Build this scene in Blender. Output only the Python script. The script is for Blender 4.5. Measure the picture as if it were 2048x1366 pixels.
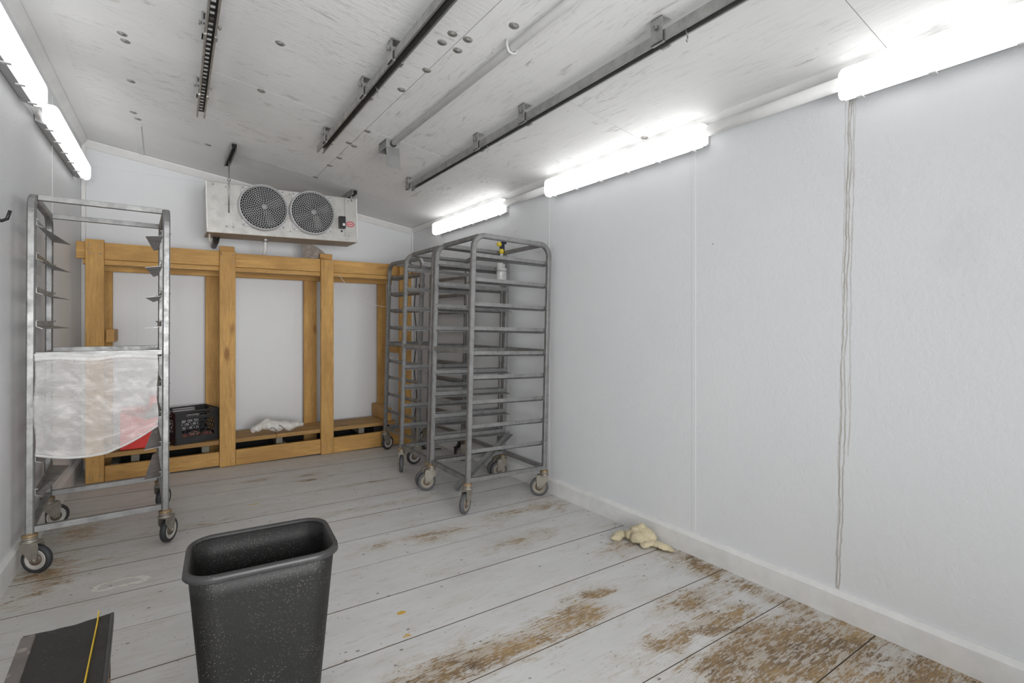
import bpy, bmesh, math, random
from mathutils import Vector, Matrix, noise
random.seed(7)
C = bpy.context.scene
for o in list(bpy.data.objects): bpy.data.objects.remove(o)
R = math.radians
PI = math.pi

# ---------------------------------------------------------------- camera, light, exposure
cam = bpy.data.cameras.new('camera'); co = bpy.data.objects.new('camera', cam)
C.collection.objects.link(co); C.camera = co
cam.sensor_width = 36; cam.lens = 17.75; cam.shift_y = -0.0171; cam.clip_start = .02
co.location = (0, 0, 1.263); co.rotation_euler = (R(90), 0, -R(34.763))
w = bpy.data.worlds.new('world'); C.world = w; w.use_nodes = True
w.node_tree.nodes['Background'].inputs[0].default_value = (1.0, 1.0, 1.0, 1)
w.node_tree.nodes['Background'].inputs[1].default_value = .45
LAMP = 1.9
al = bpy.data.lights.new('added_fill', 'AREA'); al.shape = 'RECTANGLE'; al.size = 2.2; al.size_y = 1.5; al.energy = 38; al.spread = R(100)  # soft fill light added behind the camera to even out the room
ao = bpy.data.objects.new('added_fill', al); C.collection.objects.link(ao); ao.location = (.45, -1.6, 1.2)
ao.rotation_euler = (Vector((.3, 5.5, 1.75)) - ao.location).to_track_quat('-Z', 'Y').to_euler()
C.view_settings.view_transform = 'Standard'; C.view_settings.look = 'None'
C.view_settings.gamma = 1; C.view_settings.exposure = .36
C.view_settings.use_curve_mapping = False

# ---------------------------------------------------------------- helpers
def link(o, parent=None):
    C.collection.objects.link(o)
    if parent: o.parent = parent
    return o
class MB:
    def __init__(s): s.v = []; s.f = []; s.sm = []
    def add(s, vs, fs, smooth=False):
        n = len(s.v); s.v += [Vector(v) for v in vs]
        for f in fs: s.f.append([i + n for i in f]); s.sm.append(smooth)
        return s
    def box(s, a, b, M=None):
        x0, y0, z0 = a; x1, y1, z1 = b
        vs = [Vector((x, y, z)) for z in (z0, z1) for x, y in ((x0, y0), (x1, y0), (x1, y1), (x0, y1))]
        if M is not None: vs = [M @ v for v in vs]
        return s.add(vs, [(3, 2, 1, 0), (4, 5, 6, 7), (0, 1, 5, 4), (1, 2, 6, 5), (2, 3, 7, 6), (3, 0, 4, 7)])
    def cbox(s, c, d, M=None):
        return s.box([c[i] - d[i] / 2 for i in range(3)], [c[i] + d[i] / 2 for i in range(3)], M)
    def sweep(s, pts, sec, normal=None, smooth=False, cap=True, closed=False):
        pts = [Vector(p) for p in pts]; n = len(pts); k = len(sec); vs = []
        prev = Vector(normal) if normal is not None else None
        for i, p in enumerate(pts):
            if closed: t = pts[(i + 1) % n] - pts[i - 1]
            else: t = pts[min(i + 1, n - 1)] - pts[max(i - 1, 0)]
            t.normalize()
            if prev is None:
                prev = Vector((0, 0, 1)) if abs(t.z) < .9 else Vector((1, 0, 0))
            nn = prev - t * prev.dot(t); nn.normalize()
            b = t.cross(nn)
            if normal is None: prev = nn
            sc = 1
            if 0 < i < n - 1 or closed:
                a = (pts[i] - pts[i - 1]).normalized(); c = (pts[(i + 1) % n] - pts[i]).normalized()
                sc = 1 / max(.5, math.cos(a.angle(c, 0) / 2))
            for (u, v) in sec: vs.append(p + nn * u + b * v * sc)
        fs = []
        for i in range(n if closed else n - 1):
            for j in range(k):
                a = i * k + j; b2 = i * k + (j + 1) % k; c = ((i + 1) % n) * k + (j + 1) % k; d = ((i + 1) % n) * k + j
                fs.append((a, b2, c, d))
        if cap and not closed:
            fs.append(tuple(range(k))[::-1]); fs.append(tuple((n - 1) * k + j for j in range(k)))
        return s.add(vs, fs, smooth)
    def tube(s, pts, r, seg=10, **kw):
        return s.sweep(pts, [(r * math.cos(2 * PI * i / seg), r * math.sin(2 * PI * i / seg)) for i in range(seg)], smooth=True, **kw)
    def lathe(s, prof, M, seg=24, smooth=True):
        n = len(prof); vs = []
        for i in range(seg):
            a = 2 * PI * i / seg
            for (r, z) in prof: vs.append(M @ Vector((r * math.cos(a), r * math.sin(a), z)))
        fs = []
        for i in range(seg):
            for j in range(n - 1):
                a = i * n + j; b = ((i + 1) % seg) * n + j
                fs.append((a, b, b + 1, a + 1))
        s.add(vs, fs, smooth)
        return s
    def prism(s, poly, M, h):
        k = len(poly)
        vs = [M @ Vector((x, y, 0)) for x, y in poly] + [M @ Vector((x, y, h)) for x, y in poly]
        return s.add(vs, [tuple(range(k))[::-1], tuple(range(k, 2 * k))] + [(i, (i + 1) % k, (i + 1) % k + k, i + k) for i in range(k)])
    def build(s, name, m, parent=None, bevel=0, recalc=True):
        me = bpy.data.meshes.new(name); me.from_pydata(s.v, [], s.f); me.materials.append(m)
        me.polygons.foreach_set('use_smooth', s.sm)
        if recalc:
            bm = bmesh.new(); bm.from_mesh(me); bmesh.ops.recalc_face_normals(bm, faces=bm.faces); bm.to_mesh(me); bm.free()
        o = bpy.data.objects.new(name, me); link(o, parent)
        if bevel:
            b = o.modifiers.new('bevel', 'BEVEL'); b.width = bevel; b.segments = 2; b.limit_method = 'ANGLE'; b.angle_limit = R(40)
        return o
def sq(w, h=None, r=0.0):
    h = h or w; a, b = w / 2, h / 2
    if r == 0: return [(-a, -b), (a, -b), (a, b), (-a, b)]
    return [(-a + r, -b), (a - r, -b), (a, -b + r), (a, b - r), (a - r, b), (-a + r, b), (-a, b - r), (-a, -b + r)]
def empty(name, loc=(0, 0, 0)):
    o = bpy.data.objects.new(name, None); link(o); o.location = loc; o.empty_display_size = .1
    return o
def tag(o, label, cat, group=None):
    o['label'] = label; o['category'] = cat
    if group: o['group'] = group
    return o
def struct(o): o['kind'] = 'structure'; return o
def stuff(o): o['kind'] = 'stuff'; return o
def fz(x): return .018 * (2.38 - x)          # the floor falls a little to the right
def cz(x): return 2.363 + .148 * (2.38 - x)  # the ceiling falls to the right
def rr(w, h, r, n=5):                        # rounded rectangle outline
    out = []
    for cx, cy, a0 in ((w / 2 - r, h / 2 - r, 0), (-w / 2 + r, h / 2 - r, 90), (-w / 2 + r, -h / 2 + r, 180), (w / 2 - r, -h / 2 + r, 270)):
        for i in range(n + 1):
            a = R(a0 + 90 * i / n); out.append((cx + r * math.cos(a), cy + r * math.sin(a)))
    return out

# ---------------------------------------------------------------- materials
class NT:
    def __init__(s, name):
        s.m = bpy.data.materials.new(name); s.m.use_nodes = True; s.t = s.m.node_tree; s.n = s.t.nodes
        s.b = s.n['Principled BSDF']; s.tc = s.n.new('ShaderNodeTexCoord')
    def l(s, a, b): s.t.links.new(a, b)
    def node(s, t, **kw):
        n = s.n.new(t)
        for k, v in kw.items(): setattr(n, k, v)
        return n
    def mapping(s, scale=(1, 1, 1), loc=(0, 0, 0), src=None, rot=(0, 0, 0)):
        n = s.n.new('ShaderNodeMapping'); n.inputs['Scale'].default_value = scale; n.inputs['Location'].default_value = loc
        n.inputs['Rotation'].default_value = rot
        s.l(src or s.tc.outputs['Object'], n.inputs['Vector']); return n.outputs[0]
    def noise(s, vec, scale=5, detail=4, rough=.5, dist=0):
        n = s.n.new('ShaderNodeTexNoise'); s.l(vec, n.inputs['Vector'])
        n.inputs['Scale'].default_value = scale; n.inputs['Detail'].default_value = detail
        n.inputs['Roughness'].default_value = rough; n.inputs['Distortion'].default_value = dist
        return n.outputs['Fac']
    def voro(s, vec, scale=5, feature='F1', out='Distance'):
        n = s.n.new('ShaderNodeTexVoronoi'); n.feature = feature; s.l(vec, n.inputs['Vector']); n.inputs['Scale'].default_value = scale
        return n.outputs[out]
    def ramp(s, fac, stops):
        n = s.n.new('ShaderNodeValToRGB'); s.l(fac, n.inputs[0]); e = n.color_ramp.elements
        while len(e) < len(stops): e.new(.5)
        for i, (p, c) in enumerate(stops):
            e[i].position = p; e[i].color = (c, c, c, 1) if not isinstance(c, tuple) else (*c, 1)
        return n.outputs[0]
    def math(s, op, a, b=None, clamp=False):
        n = s.n.new('ShaderNodeMath'); n.operation = op; n.use_clamp = clamp
        for i, x in enumerate((a, b)):
            if x is None: continue
            if isinstance(x, (int, float)): n.inputs[i].default_value = x
            else: s.l(x, n.inputs[i])
        return n.outputs[0]
    def mix(s, f, a, b, mode='MIX'):
        n = s.n.new('ShaderNodeMix'); n.data_type = 'RGBA'; n.blend_type = mode
        for i, x in ((0, f), (6, a), (7, b)):
            if isinstance(x, (int, float)): n.inputs[i].default_value = x
            elif isinstance(x, tuple): n.inputs[i].default_value = (*x, 1)
            else: s.l(x, n.inputs[i])
        return n.outputs[2]
    def bump(s, h, strength=.3, dist=.01):
        n = s.n.new('ShaderNodeBump'); n.inputs['Strength'].default_value = strength; n.inputs['Distance'].default_value = dist
        s.l(h, n.inputs['Height']); s.l(n.outputs[0], s.b.inputs['Normal'])
    def col(s, c):
        if isinstance(c, tuple): s.b.inputs['Base Color'].default_value = (*c, 1)
        else: s.l(c, s.b.inputs['Base Color'])
    def set(s, rough=None, metal=None, spec=None):
        for k, v in (('Roughness', rough), ('Metallic', metal), ('Specular IOR Level', spec)):
            if v is not None:
                if isinstance(v, (int, float)): s.b.inputs[k].default_value = v
                else: s.l(v, s.b.inputs[k])
def plain(name, c, rough=.5, metal=0, var=.12, scale=12, bump=0):
    n = NT(name); f = n.noise(n.mapping(), scale, 5, .6)
    d = tuple(x * (1 - var) for x in c); e = tuple(min(1, x * (1 + var)) for x in c)
    n.col(n.ramp(f, [(.3, d), (.7, e)])); n.set(rough, metal)
    if bump: n.bump(f, bump, .004)
    return n.m

def mat_wall():
    n = NT('wall_panel'); v = n.mapping()
    a = n.noise(v, 1.3, 4, .6); b = n.noise(v, 60, 3, .6); sp = n.voro(v, 3.1); spm = n.ramp(sp, [(.008, 0.0), (.016, 1.0)])
    c = n.ramp(a, [(.3, (.765, .78, .80)), (.7, (.805, .815, .83))])
    c = n.mix(n.math('MULTIPLY', n.math('SUBTRACT', 1.0, spm), .6), c, (.12, .11, .1))
    n.col(c); n.set(.45, 0, .35); n.bump(b, .38, .004); return n.m
def mat_wall_right():
    n = NT('wall_panel_stained'); v = n.mapping(); s = n.node('ShaderNodeSeparateXYZ'); n.l(n.tc.outputs['Object'], s.inputs[0])
    a = n.noise(v, 1.3, 4, .6); b = n.noise(v, 60, 3, .6); sp = n.voro(v, 2.7); spm = n.ramp(sp, [(.008, 0.0), (.016, 1.0)])
    c = n.ramp(a, [(.3, (.765, .78, .80)), (.7, (.805, .815, .83))])
    c = n.mix(n.math('MULTIPLY', n.math('SUBTRACT', 1.0, spm), .6), c, (.12, .11, .1))
    sm = n.noise(n.mapping((1, .5, .35)), 2.2, 6, .65)
    c = n.mix(n.ramp(sm, [(.62, 0.0), (.8, .22)]), c, (.45, .44, .42))
    # brown drip lines: each follows its own wandering line down the panel
    tot = None
    for k, (y0, sl, wd, amp, zlo, st) in enumerate(((.948, .024, .0022, .022, .1, .8), (.938, .022, .002, .02, .1, .7), (.931, .013, .0016, .017, .7, .5), (.962, .018, .0015, .02, .1, .4), (.925, .02, .0012, .018, .9, .4))):
        zz = n.node('ShaderNodeCombineXYZ'); n.l(s.outputs[2], zz.inputs[2]); zz.inputs[0].default_value = k * 3.7
        off = n.math('MULTIPLY', n.math('SUBTRACT', n.noise(zz.outputs[0], 3.2, 6, .62), .5), amp * 2.2)
        yy = n.math('ADD', n.math('MULTIPLY', n.math('SUBTRACT', 2.25, s.outputs[2]), sl), y0)
        d = n.math('ABSOLUTE', n.math('SUBTRACT', n.math('ADD', yy, off), s.outputs[1]))
        m = n.ramp(n.math('DIVIDE', d, wd * 2.2), [(.3, st * .85), (1.0, 0.0)])
        m = n.math('MULTIPLY', m, n.math('MULTIPLY', n.math('LESS_THAN', s.outputs[2], 2.26), n.math('GREATER_THAN', s.outputs[2], zlo)))
        m = n.math('MULTIPLY', m, n.ramp(n.noise(v, 9, 4, .7), [(.3, .45), (.6, 1.0)]))
        tot = m if tot is None else n.math('MAXIMUM', tot, m)
    c = n.mix(tot, c, (.27, .22, .15))
    n.col(c); n.set(.45, 0, .35); n.bump(b, .38, .004); return n.m
def mat_ply(turn=False):
    n = NT('painted_plywood'); oi = n.node('ShaderNodeObjectInfo')
    ad = n.node('ShaderNodeVectorMath', operation='ADD'); n.l(n.tc.outputs['Object'], ad.inputs[0])
    cx = n.node('ShaderNodeCombineXYZ'); n.l(n.math('MULTIPLY', oi.outputs['Random'], 31.0), cx.inputs[0]); n.l(n.math('MULTIPLY', oi.outputs['Random'], 17.0), cx.inputs[1]); n.l(cx.outputs[0], ad.inputs[1])
    src = n.mapping(src=ad.outputs[0], rot=(0, 0, R(90) if turn else 0))
    grain = n.noise(n.mapping((1.2, 9, 9), src=src), 4, 6, .7, .8)
    wave = n.node('ShaderNodeTexWave', wave_type='BANDS', bands_direction='Y'); n.l(n.mapping((.5, 2.4, 1), src=src), wave.inputs['Vector'])
    wave.inputs['Scale'].default_value = 5; wave.inputs['Distortion'].default_value = 9; wave.inputs['Detail'].default_value = 3; wave.inputs['Detail Scale'].default_value = .8
    fine = n.noise(n.mapping((3, 60, 60), src=src), 3, 5, .7, .3)
    patch = n.ramp(n.noise(src, 1.6, 3, .6), [(.42, .15), (.66, 1.0)])
    dirt = n.math('MULTIPLY', n.math('MULTIPLY', n.ramp(grain, [(.50, 0.0), (.66, 1.0)]), n.ramp(fine, [(.46, 0.0), (.62, 1.0)])), patch)
    kn = n.noise(n.mapping((1, 2.1, 2), src=src), 3.1, 5, .7, 1.2)
    knot = n.math('MULTIPLY', n.ramp(kn, [(.60, 0.0), (.68, .9)]), n.ramp(fine, [(.4, .1), (.62, 1.0)]))
    c = n.ramp(n.noise(src, 2.2, 3), [(.3, (.80, .80, .79)), (.7, (.86, .86, .85))])
    c = n.mix(n.math('MULTIPLY', dirt, .75), c, (.2, .19, .18))
    c = n.mix(n.math('MULTIPLY', knot, .7), c, (.26, .24, .22))
    n.col(c); n.set(.55, 0, .3)
    n.bump(n.math('ADD', n.math('MULTIPLY', wave.outputs['Fac'], .22), n.math('MULTIPLY', fine, .8)), .3, .004); return n.m
BL = [(.85, 1.62, .34, .10, 1), (1.10, 1.59, .28, .08, 1.05), (1.42, 1.61, .22, .09, 1.1), (1.60, 1.70, .16, .07, .75), (2.02, 1.42, .22, .10, .85), (1.70, 1.28, .34, .08, .8),
      (1.97, 1.25, .2, .09, .95), (1.90, 1.06, .38, .13, 1.2), (2.15, .90, .36, .16, 1.25), (1.75, .95, .3, .1, 1.1), (2.1, .6, .4, .2, 1.2), (2.12, 2.0, .16, .09, .7), (2.30, 1.62, .10, .30, .85),
      (2.31, 1.2, .08, .35, .8), (1.72, 2.36, .24, .08, .62), (1.35, 2.70, .34, .09, .6), (1.0, 2.72, .16, .07, .5), (.95, 4.20, .15, .05, .66), (.62, 4.40, .12, .05, .62), (.99, 4.36, .1, .05, .6), (1.3, 3.9, .3, .04, .55),
      (-.46, 3.3, .16, .3, .7), (-.4, 3.85, .15, .25, .66), (2.2, 2.75, .2, .15, .6), (1.9, 2.75, .3, .06, .6), (-.25, 3.35, .2, .05, .55), (.2, 3.6, .4, .05, .5), (1.2, 3.35, .5, .05, .5)]
def mat_floor():
    n = NT('worn_painted_plank'); src = n.tc.outputs['Object']
    s = n.node('ShaderNodeSeparateXYZ'); n.l(src, s.inputs[0])
    flat = n.node('ShaderNodeCombineXYZ'); n.l(s.outputs[0], flat.inputs[0]); n.l(s.outputs[1], flat.inputs[1]); P = flat.outputs[0]
    reg = None
    for (x, y, rx, ry, st) in BL:
        m = n.mapping((1 / rx, 1 / ry, 0), (-x / rx, -y / ry, 0), src=P)
        ln = n.node('ShaderNodeVectorMath', operation='LENGTH'); n.l(m, ln.inputs[0])
        v = n.math('MULTIPLY', n.math('SUBTRACT', 1.0, n.math('MULTIPLY', ln.outputs['Value'], .62), True), st)
        reg = v if reg is None else n.math('MAXIMUM', reg, v)
    grain = n.noise(n.mapping((1.5, 20, 1), src=P), 5, 6, .7, .5)
    blot = n.noise(n.mapping((1, 1.9, 1), src=P), 6, 8, .72, .8)
    fine = n.noise(n.mapping((4, 60, 1), src=P), 5, 4, .7, .2)
    fleck = n.noise(n.mapping((9, 30, 1), src=P), 6, 5, .75, .6)
    k = n.math('ADD', n.math('ADD', n.math('MULTIPLY', reg, .325), n.math('MULTIPLY', blot, .62)), n.math('ADD', n.math('MULTIPLY', grain, .38), n.math('MULTIPLY', fleck, .36)))
    bare = n.ramp(k, [(.838, 0.0), (.88, .97)])
    stain = n.ramp(k, [(.72, 0.0), (.88, .45)])
    wood = n.ramp(n.math('ADD', n.math('MULTIPLY', fine, .5), n.math('MULTIPLY', n.noise(P, 3.5, 5, .7), .5)), [(.38, (.09, .06, .04)), (.47, (.25, .165, .085)), (.60, (.44, .30, .145))])
    oi = n.node('ShaderNodeObjectInfo')
    paint = n.ramp(n.noise(n.mapping((.7, 2, 1), src=P), 3, 6, .6), [(.3, (.60, .595, .585)), (.7, (.69, .69, .685))])
    paint = n.mix(n.math('MULTIPLY', oi.outputs['Random'], .15), paint, (.42, .40, .37))
    scr = n.math('MULTIPLY', n.ramp(grain, [(.52, 0.0), (.66, .7)]), n.ramp(fine, [(.46, 0.0), (.62, 1.0)]))
    scr = n.math('MULTIPLY', scr, n.ramp(blot, [(.40, .15), (.60, 1.0)]))
    c = n.mix(scr, paint, (.30, .23, .15))
    tan = n.ramp(n.noise(n.mapping((.8, 2.2, 1), (3, 7, 0), src=P), 2.6, 7, .72), [(.52, 0.0), (.72, .32)])
    c = n.mix(tan, c, (.47, .41, .31))
    lft = n.ramp(s.outputs[0], [(.0, .22), (.2, .0)])
    c = n.mix(n.math('MULTIPLY', lft, n.ramp(grain, [(.35, .4), (.6, 1.0)])), c, (.42, .37, .29))
    c = n.mix(stain, c, (.42, .32, .20))
    rem = n.noise(n.mapping((5, 26, 1), (2, 9, 0), src=P), 4, 6, .72, .7)
    rem2 = n.noise(n.mapping((1, 3, 1), (8, 1, 0), src=P), 5, 5, .65)
    keep = n.ramp(n.math('ADD', n.math('MULTIPLY', rem, .7), n.math('MULTIPLY', rem2, .45)), [(.562, 1.0), (.61, .15)])
    bare = n.math('MULTIPLY', bare, keep)
    c = n.mix(bare, c, wood)
    sp = n.voro(n.mapping((1, 1.6, 1), src=P), 9); spb = n.voro(P, 23)
    c = n.mix(n.ramp(sp, [(.055, .75), (.085, 0.0)]), c, (.10, .075, .05))
    c = n.mix(n.ramp(spb, [(.07, .5), (.1, 0.0)]), c, (.17, .13, .09))
    wsp = n.voro(n.mapping(loc=(5, 5, 0), src=P), 5)
    c = n.mix(n.ramp(wsp, [(.012, .9), (.022, 0.0)]), c, (.75, .74, .7))
    # yellow spill marks and the white scraped patch
    for (x, y, rx, ry, colr) in ((.845, 2.045, .022, .014, (.62, .38, .05)), (.80, 1.88, .02, .012, (.6, .4, .12)), (.52, 3.83, .04, .012, (.6, .45, .12))):
        m = n.mapping((1 / rx, 1 / ry, 0), (-x / rx, -y / ry, 0), src=P); ln = n.node('ShaderNodeVectorMath', operation='LENGTH'); n.l(m, ln.inputs[0])
        q = n.math('ADD', ln.outputs['Value'], n.math('MULTIPLY', n.math('SUBTRACT', n.noise(P, 45, 4), .5), 2.2))
        c = n.mix(n.ramp(q, [(.8, .95), (1.0, 0.0)]), c, colr)
    m = n.mapping((1 / .11, 1 / .05, 0), (.155 / .11, -3.0 / .05, 0), src=P, rot=(0, 0, 0)); ln = n.node('ShaderNodeVectorMath', operation='LENGTH'); n.l(m, ln.inputs[0])
    q = n.math('ADD', ln.outputs['Value'], n.math('MULTIPLY', n.math('SUBTRACT', n.noise(P, 16, 6, .75), .5), 2.6))
    c = n.mix(n.ramp(q, [(.6, 0.0), (.78, .95), (.95, .9), (1.05, 0.0)]), c, (.78, .76, .7))
    n.col(c); n.set(n.ramp(k, [(.6, .42), (.85, .7)]), 0, .4)
    n.bump(n.math('SUBTRACT', n.math('MULTIPLY', grain, .3), n.math('MULTIPLY', bare, .5)), .35, .004); return n.m
def mat_wood(name, base=(.60, .35, .115), dark=(.26, .12, .035), axis=2, sc=1):
    n = NT(name); oi = n.node('ShaderNodeObjectInfo')
    ad = n.node('ShaderNodeVectorMath', operation='ADD'); n.l(n.tc.outputs['Object'], ad.inputs[0])
    cx = n.node('ShaderNodeCombineXYZ')
    for i in range(3): n.l(n.math('MULTIPLY', oi.outputs['Random'], 13.0 + 9 * i), cx.inputs[i])
    n.l(cx.outputs[0], ad.inputs[1]); src = ad.outputs[0]
    st = [9.0, 9.0, 9.0]; st[axis] = .8
    g = n.noise(n.mapping(tuple(st), src=src), 5 * sc, 6, .65, 1.3)
    st2 = [2.0, 2.0, 2.0]; st2[axis] = .7
    big = n.noise(n.mapping(tuple(st2), src=src), 3, 4, .6)
    mid = tuple((a + b) / 2 for a, b in zip(base, dark))
    c = n.ramp(g, [(.30, mid), (.44, tuple(x * .9 for x in base)), (.54, base), (.72, tuple(min(1, x * 1.2) for x in base))])
    c = n.mix(n.ramp(big, [(.38, .7), (.58, 0.0)]), c, mid)
    kv = [6.0, 6.0, 6.0]; kv[axis] = 2.2
    kd = n.voro(n.mapping(tuple(kv), src=src), 1.0)
    kn = n.math('ADD', kd, n.math('MULTIPLY', n.math('SUBTRACT', g, .5), .12))
    c = n.mix(n.ramp(kn, [(.085, .85), (.14, .25), (.2, 0.0)]), c, dark)
    saw = [3.0, 3.0, 3.0]; saw[axis] = 60.0
    sw = n.noise(n.mapping(tuple(saw), src=src), 2, 2)
    c = n.mix(n.ramp(sw, [(.52, 0.0), (.75, .10)]), c, dark)
    sm = n.noise(src, 9, 5, .7); c = n.mix(n.ramp(sm, [(.66, 0.0), (.8, .5)]), c, (.16, .13, .09))
    n.col(c); n.set(.6, 0, .3); n.bump(g, .25, .004); return n.m
def mat_alu(name='aluminium', base=(.27, .27, .268), metal=.6, rough=.42, var=.28):
    n = NT(name); v = n.mapping(); a = n.noise(v, 14, 6, .7); b = n.noise(n.mapping((60, 60, 6)), 3, 4, .7)
    c = n.ramp(a, [(.3, tuple(x * (1 - var) for x in base)), (.52, base), (.8, tuple(min(1, x * (1 + var)) for x in base))])
    c = n.mix(n.ramp(b, [(.62, 0.0), (.75, .35)]), c, tuple(x * .45 for x in base))
    n.col(c); n.set(n.ramp(a, [(.3, rough + .12), (.7, rough - .08)]), metal); n.bump(b, .08, .002); return n.m
def mat_speck(name, base, speck, sc=110, rough=.45, thr=.16, amt=.7):
    n = NT(name); v = n.mapping(); a = n.voro(v, sc); b = n.noise(v, 5, 5, .7); f = n.noise(v, 220, 3, .8)
    c = n.ramp(b, [(.3, tuple(x * .8 for x in base)), (.75, tuple(x * 1.6 for x in base))])
    m = n.math('MULTIPLY', n.ramp(a, [(thr * .6, amt), (thr, 0.0)]), n.ramp(n.noise(v, 11, 4, .6), [(.42, .15), (.62, 1.0)]))
    c = n.mix(m, c, speck); c = n.mix(n.math('MULTIPLY', n.ramp(f, [(.60, 0.0), (.72, .4)]), n.ramp(b, [(.4, .2), (.65, 1.0)])), c, speck)
    n.col(c); n.set(rough); n.bump(f, .12, .002); return n.m
def mat_emit(name, c, s):
    n = NT(name); n.col((.9, .9, .9)); n.b.inputs['Emission Color'].default_value = (*c, 1); n.b.inputs['Emission Strength'].default_value = s; n.set(.3); return n.m
def mat_film(name, col, alpha, rough=.18, bs=.8):
    n = NT(name); v = n.mapping((1, 1, 2.4)); a = n.noise(v, 7, 6, .6, 1.6); f = n.noise(n.mapping((1, 1, 4)), 20, 5, .6, 1.2)
    n.col(col); n.set(rough, 0, .6); n.l(n.ramp(a, [(.3, alpha * .8), (.7, min(1, alpha * 1.3))]), n.b.inputs['Alpha'])
    n.bump(n.math('ADD', a, n.math('MULTIPLY', f, .35)), bs, .03); return n.m

WALL = mat_wall(); WALLR = mat_wall_right(); PLY = mat_ply(); PLYR = mat_ply(True); FLOOR = mat_floor()
WZ = mat_wood('pine_upright', axis=2); WX = mat_wood('pine_across', axis=0); WY = mat_wood('pine_depth', base=(.55, .32, .11), axis=1)
WSH = mat_wood('pine_shelf', base=(.42, .25, .09), dark=(.2, .1, .03), axis=0)
WDK = plain('weathered_wood_block', (.20, .19, .16), .8)
WHITE = plain('white_trim_paint', (.82, .82, .81), .45, var=.05, scale=6)
SMOOTH = plain('white_ceiling_panel', (.83, .83, .825), .5, var=.03, scale=3)
DARK = plain('void_shade', (.012, .012, .013), .9)  # black colour standing in for shade inside openings
ALU = mat_alu(); STRUT = mat_alu('galvanised_strut', (.40, .40, .39), .75, .35); STRUTD = mat_alu('strut_inside_shade', (.07, .07, .065), .5, .5)  # STRUTD: dark copy of the strut metal, channel shade put into its colour
CAST = mat_alu('rusty_caster_steel', (.30, .275, .235), .5, .5); BRASS = mat_alu('rusty_collar', (.36, .26, .15), .6, .45)
TIRE = plain('black_rubber', (.035, .036, .04), .6); RING = plain('worn_grey_wheel', (.50, .48, .44), .6); HUB = plain('dark_hub', (.13, .10, .075), .5)
RUB = plain('grey_rubber', (.09, .09, .095), .6)
GALV = mat_alu('galvanised_sheet', (.50, .49, .465), .3, .45, .16)
TRAY = plain('bronze_drip_tray', (.40, .33, .25), .4, .3)
GRID = plain('grey_guard_plastic', (.34, .34, .345), .45); GRIDB = plain('guard_base_grey', (.56, .56, .56), .45)
BLACK = plain('black_plastic', (.018, .018, .02), .4); BLKC = mat_speck('dusty_black_crate', (.02, .02, .021), (.15, .13, .12), 60, .45, .1, .4)
BIN = mat_speck('dusty_black_bin', (.007, .0068, .0066), (.34, .32, .28), 150, .55, .22, .6); BINR = mat_speck('scuffed_bin_rim', (.032, .032, .032), (.28, .27, .26), 60, .4, .1, .5)
STEP = mat_speck('scuffed_black_step', (.020, .018, .017), (.4, .36, .33), 70, .6, .12, .6); STEPW = mat_speck('worn_step_edge', (.15, .13, .12), (.55, .48, .42), 25, .55, .35, .8)
RUSTY = mat_speck('rusty_inner_panel', (.06, .035, .02), (.3, .18, .1), 30, .7, .3, .7)
YEL = plain('yellow_strap', (.75, .50, .03), .5); RED = plain('red_plastic', (.72, .02, .012), .4); REDD = plain('red_rags', (.25, .09, .07), .8, var=.5)
LENS = mat_emit('lit_diffuser', (1, 1, 1), LAMP); LENSL = mat_emit('lit_diffuser_left', (1, 1, 1), LAMP * .9); LHOUS = plain('grey_lamp_housing', (.42, .42, .42), .45); CLIPM = plain('lamp_clip', (.55, .55, .55), .4)
PVC = plain('white_pvc', (.80, .80, .79), .4, var=.05); BOXM = plain('grey_box', (.30, .30, .30), .5, .2)
RAG = mat_speck('cream_rag', (.50, .44, .30), (.25, .19, .10), 60, .9, .25, .5); CLOTH = plain('white_bag', (.72, .69, .65), .55, var=.1)
INK = plain('black_print', (.02, .02, .02), .5); FILM = mat_film('clear_poly_film', (.80, .79, .775), .30, .14, .14); HEM = mat_film('poly_hem', (.88, .88, .87), .42, .12, .3)
BOTTLE = mat_film('translucent_bottle', (.78, .78, .77), .55, .2, .1); WIRE = plain('white_wire', (.66, .66, .64), .5); STEELW = plain('washer_steel', (.34, .33, .31), .5, .3, var=.4, scale=60)
YPL = plain('yellow_trigger', (.72, .55, .04), .4); NAVY = plain('navy_trigger', (.012, .016, .035), .4); REDL = plain('red_print', (.50, .01, .03), .4); LBL = plain('white_label', (.78, .76, .74), .5)
BRN = plain('brown_disc', (.36, .31, .27), .6, .2, var=.3, scale=20)

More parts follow.
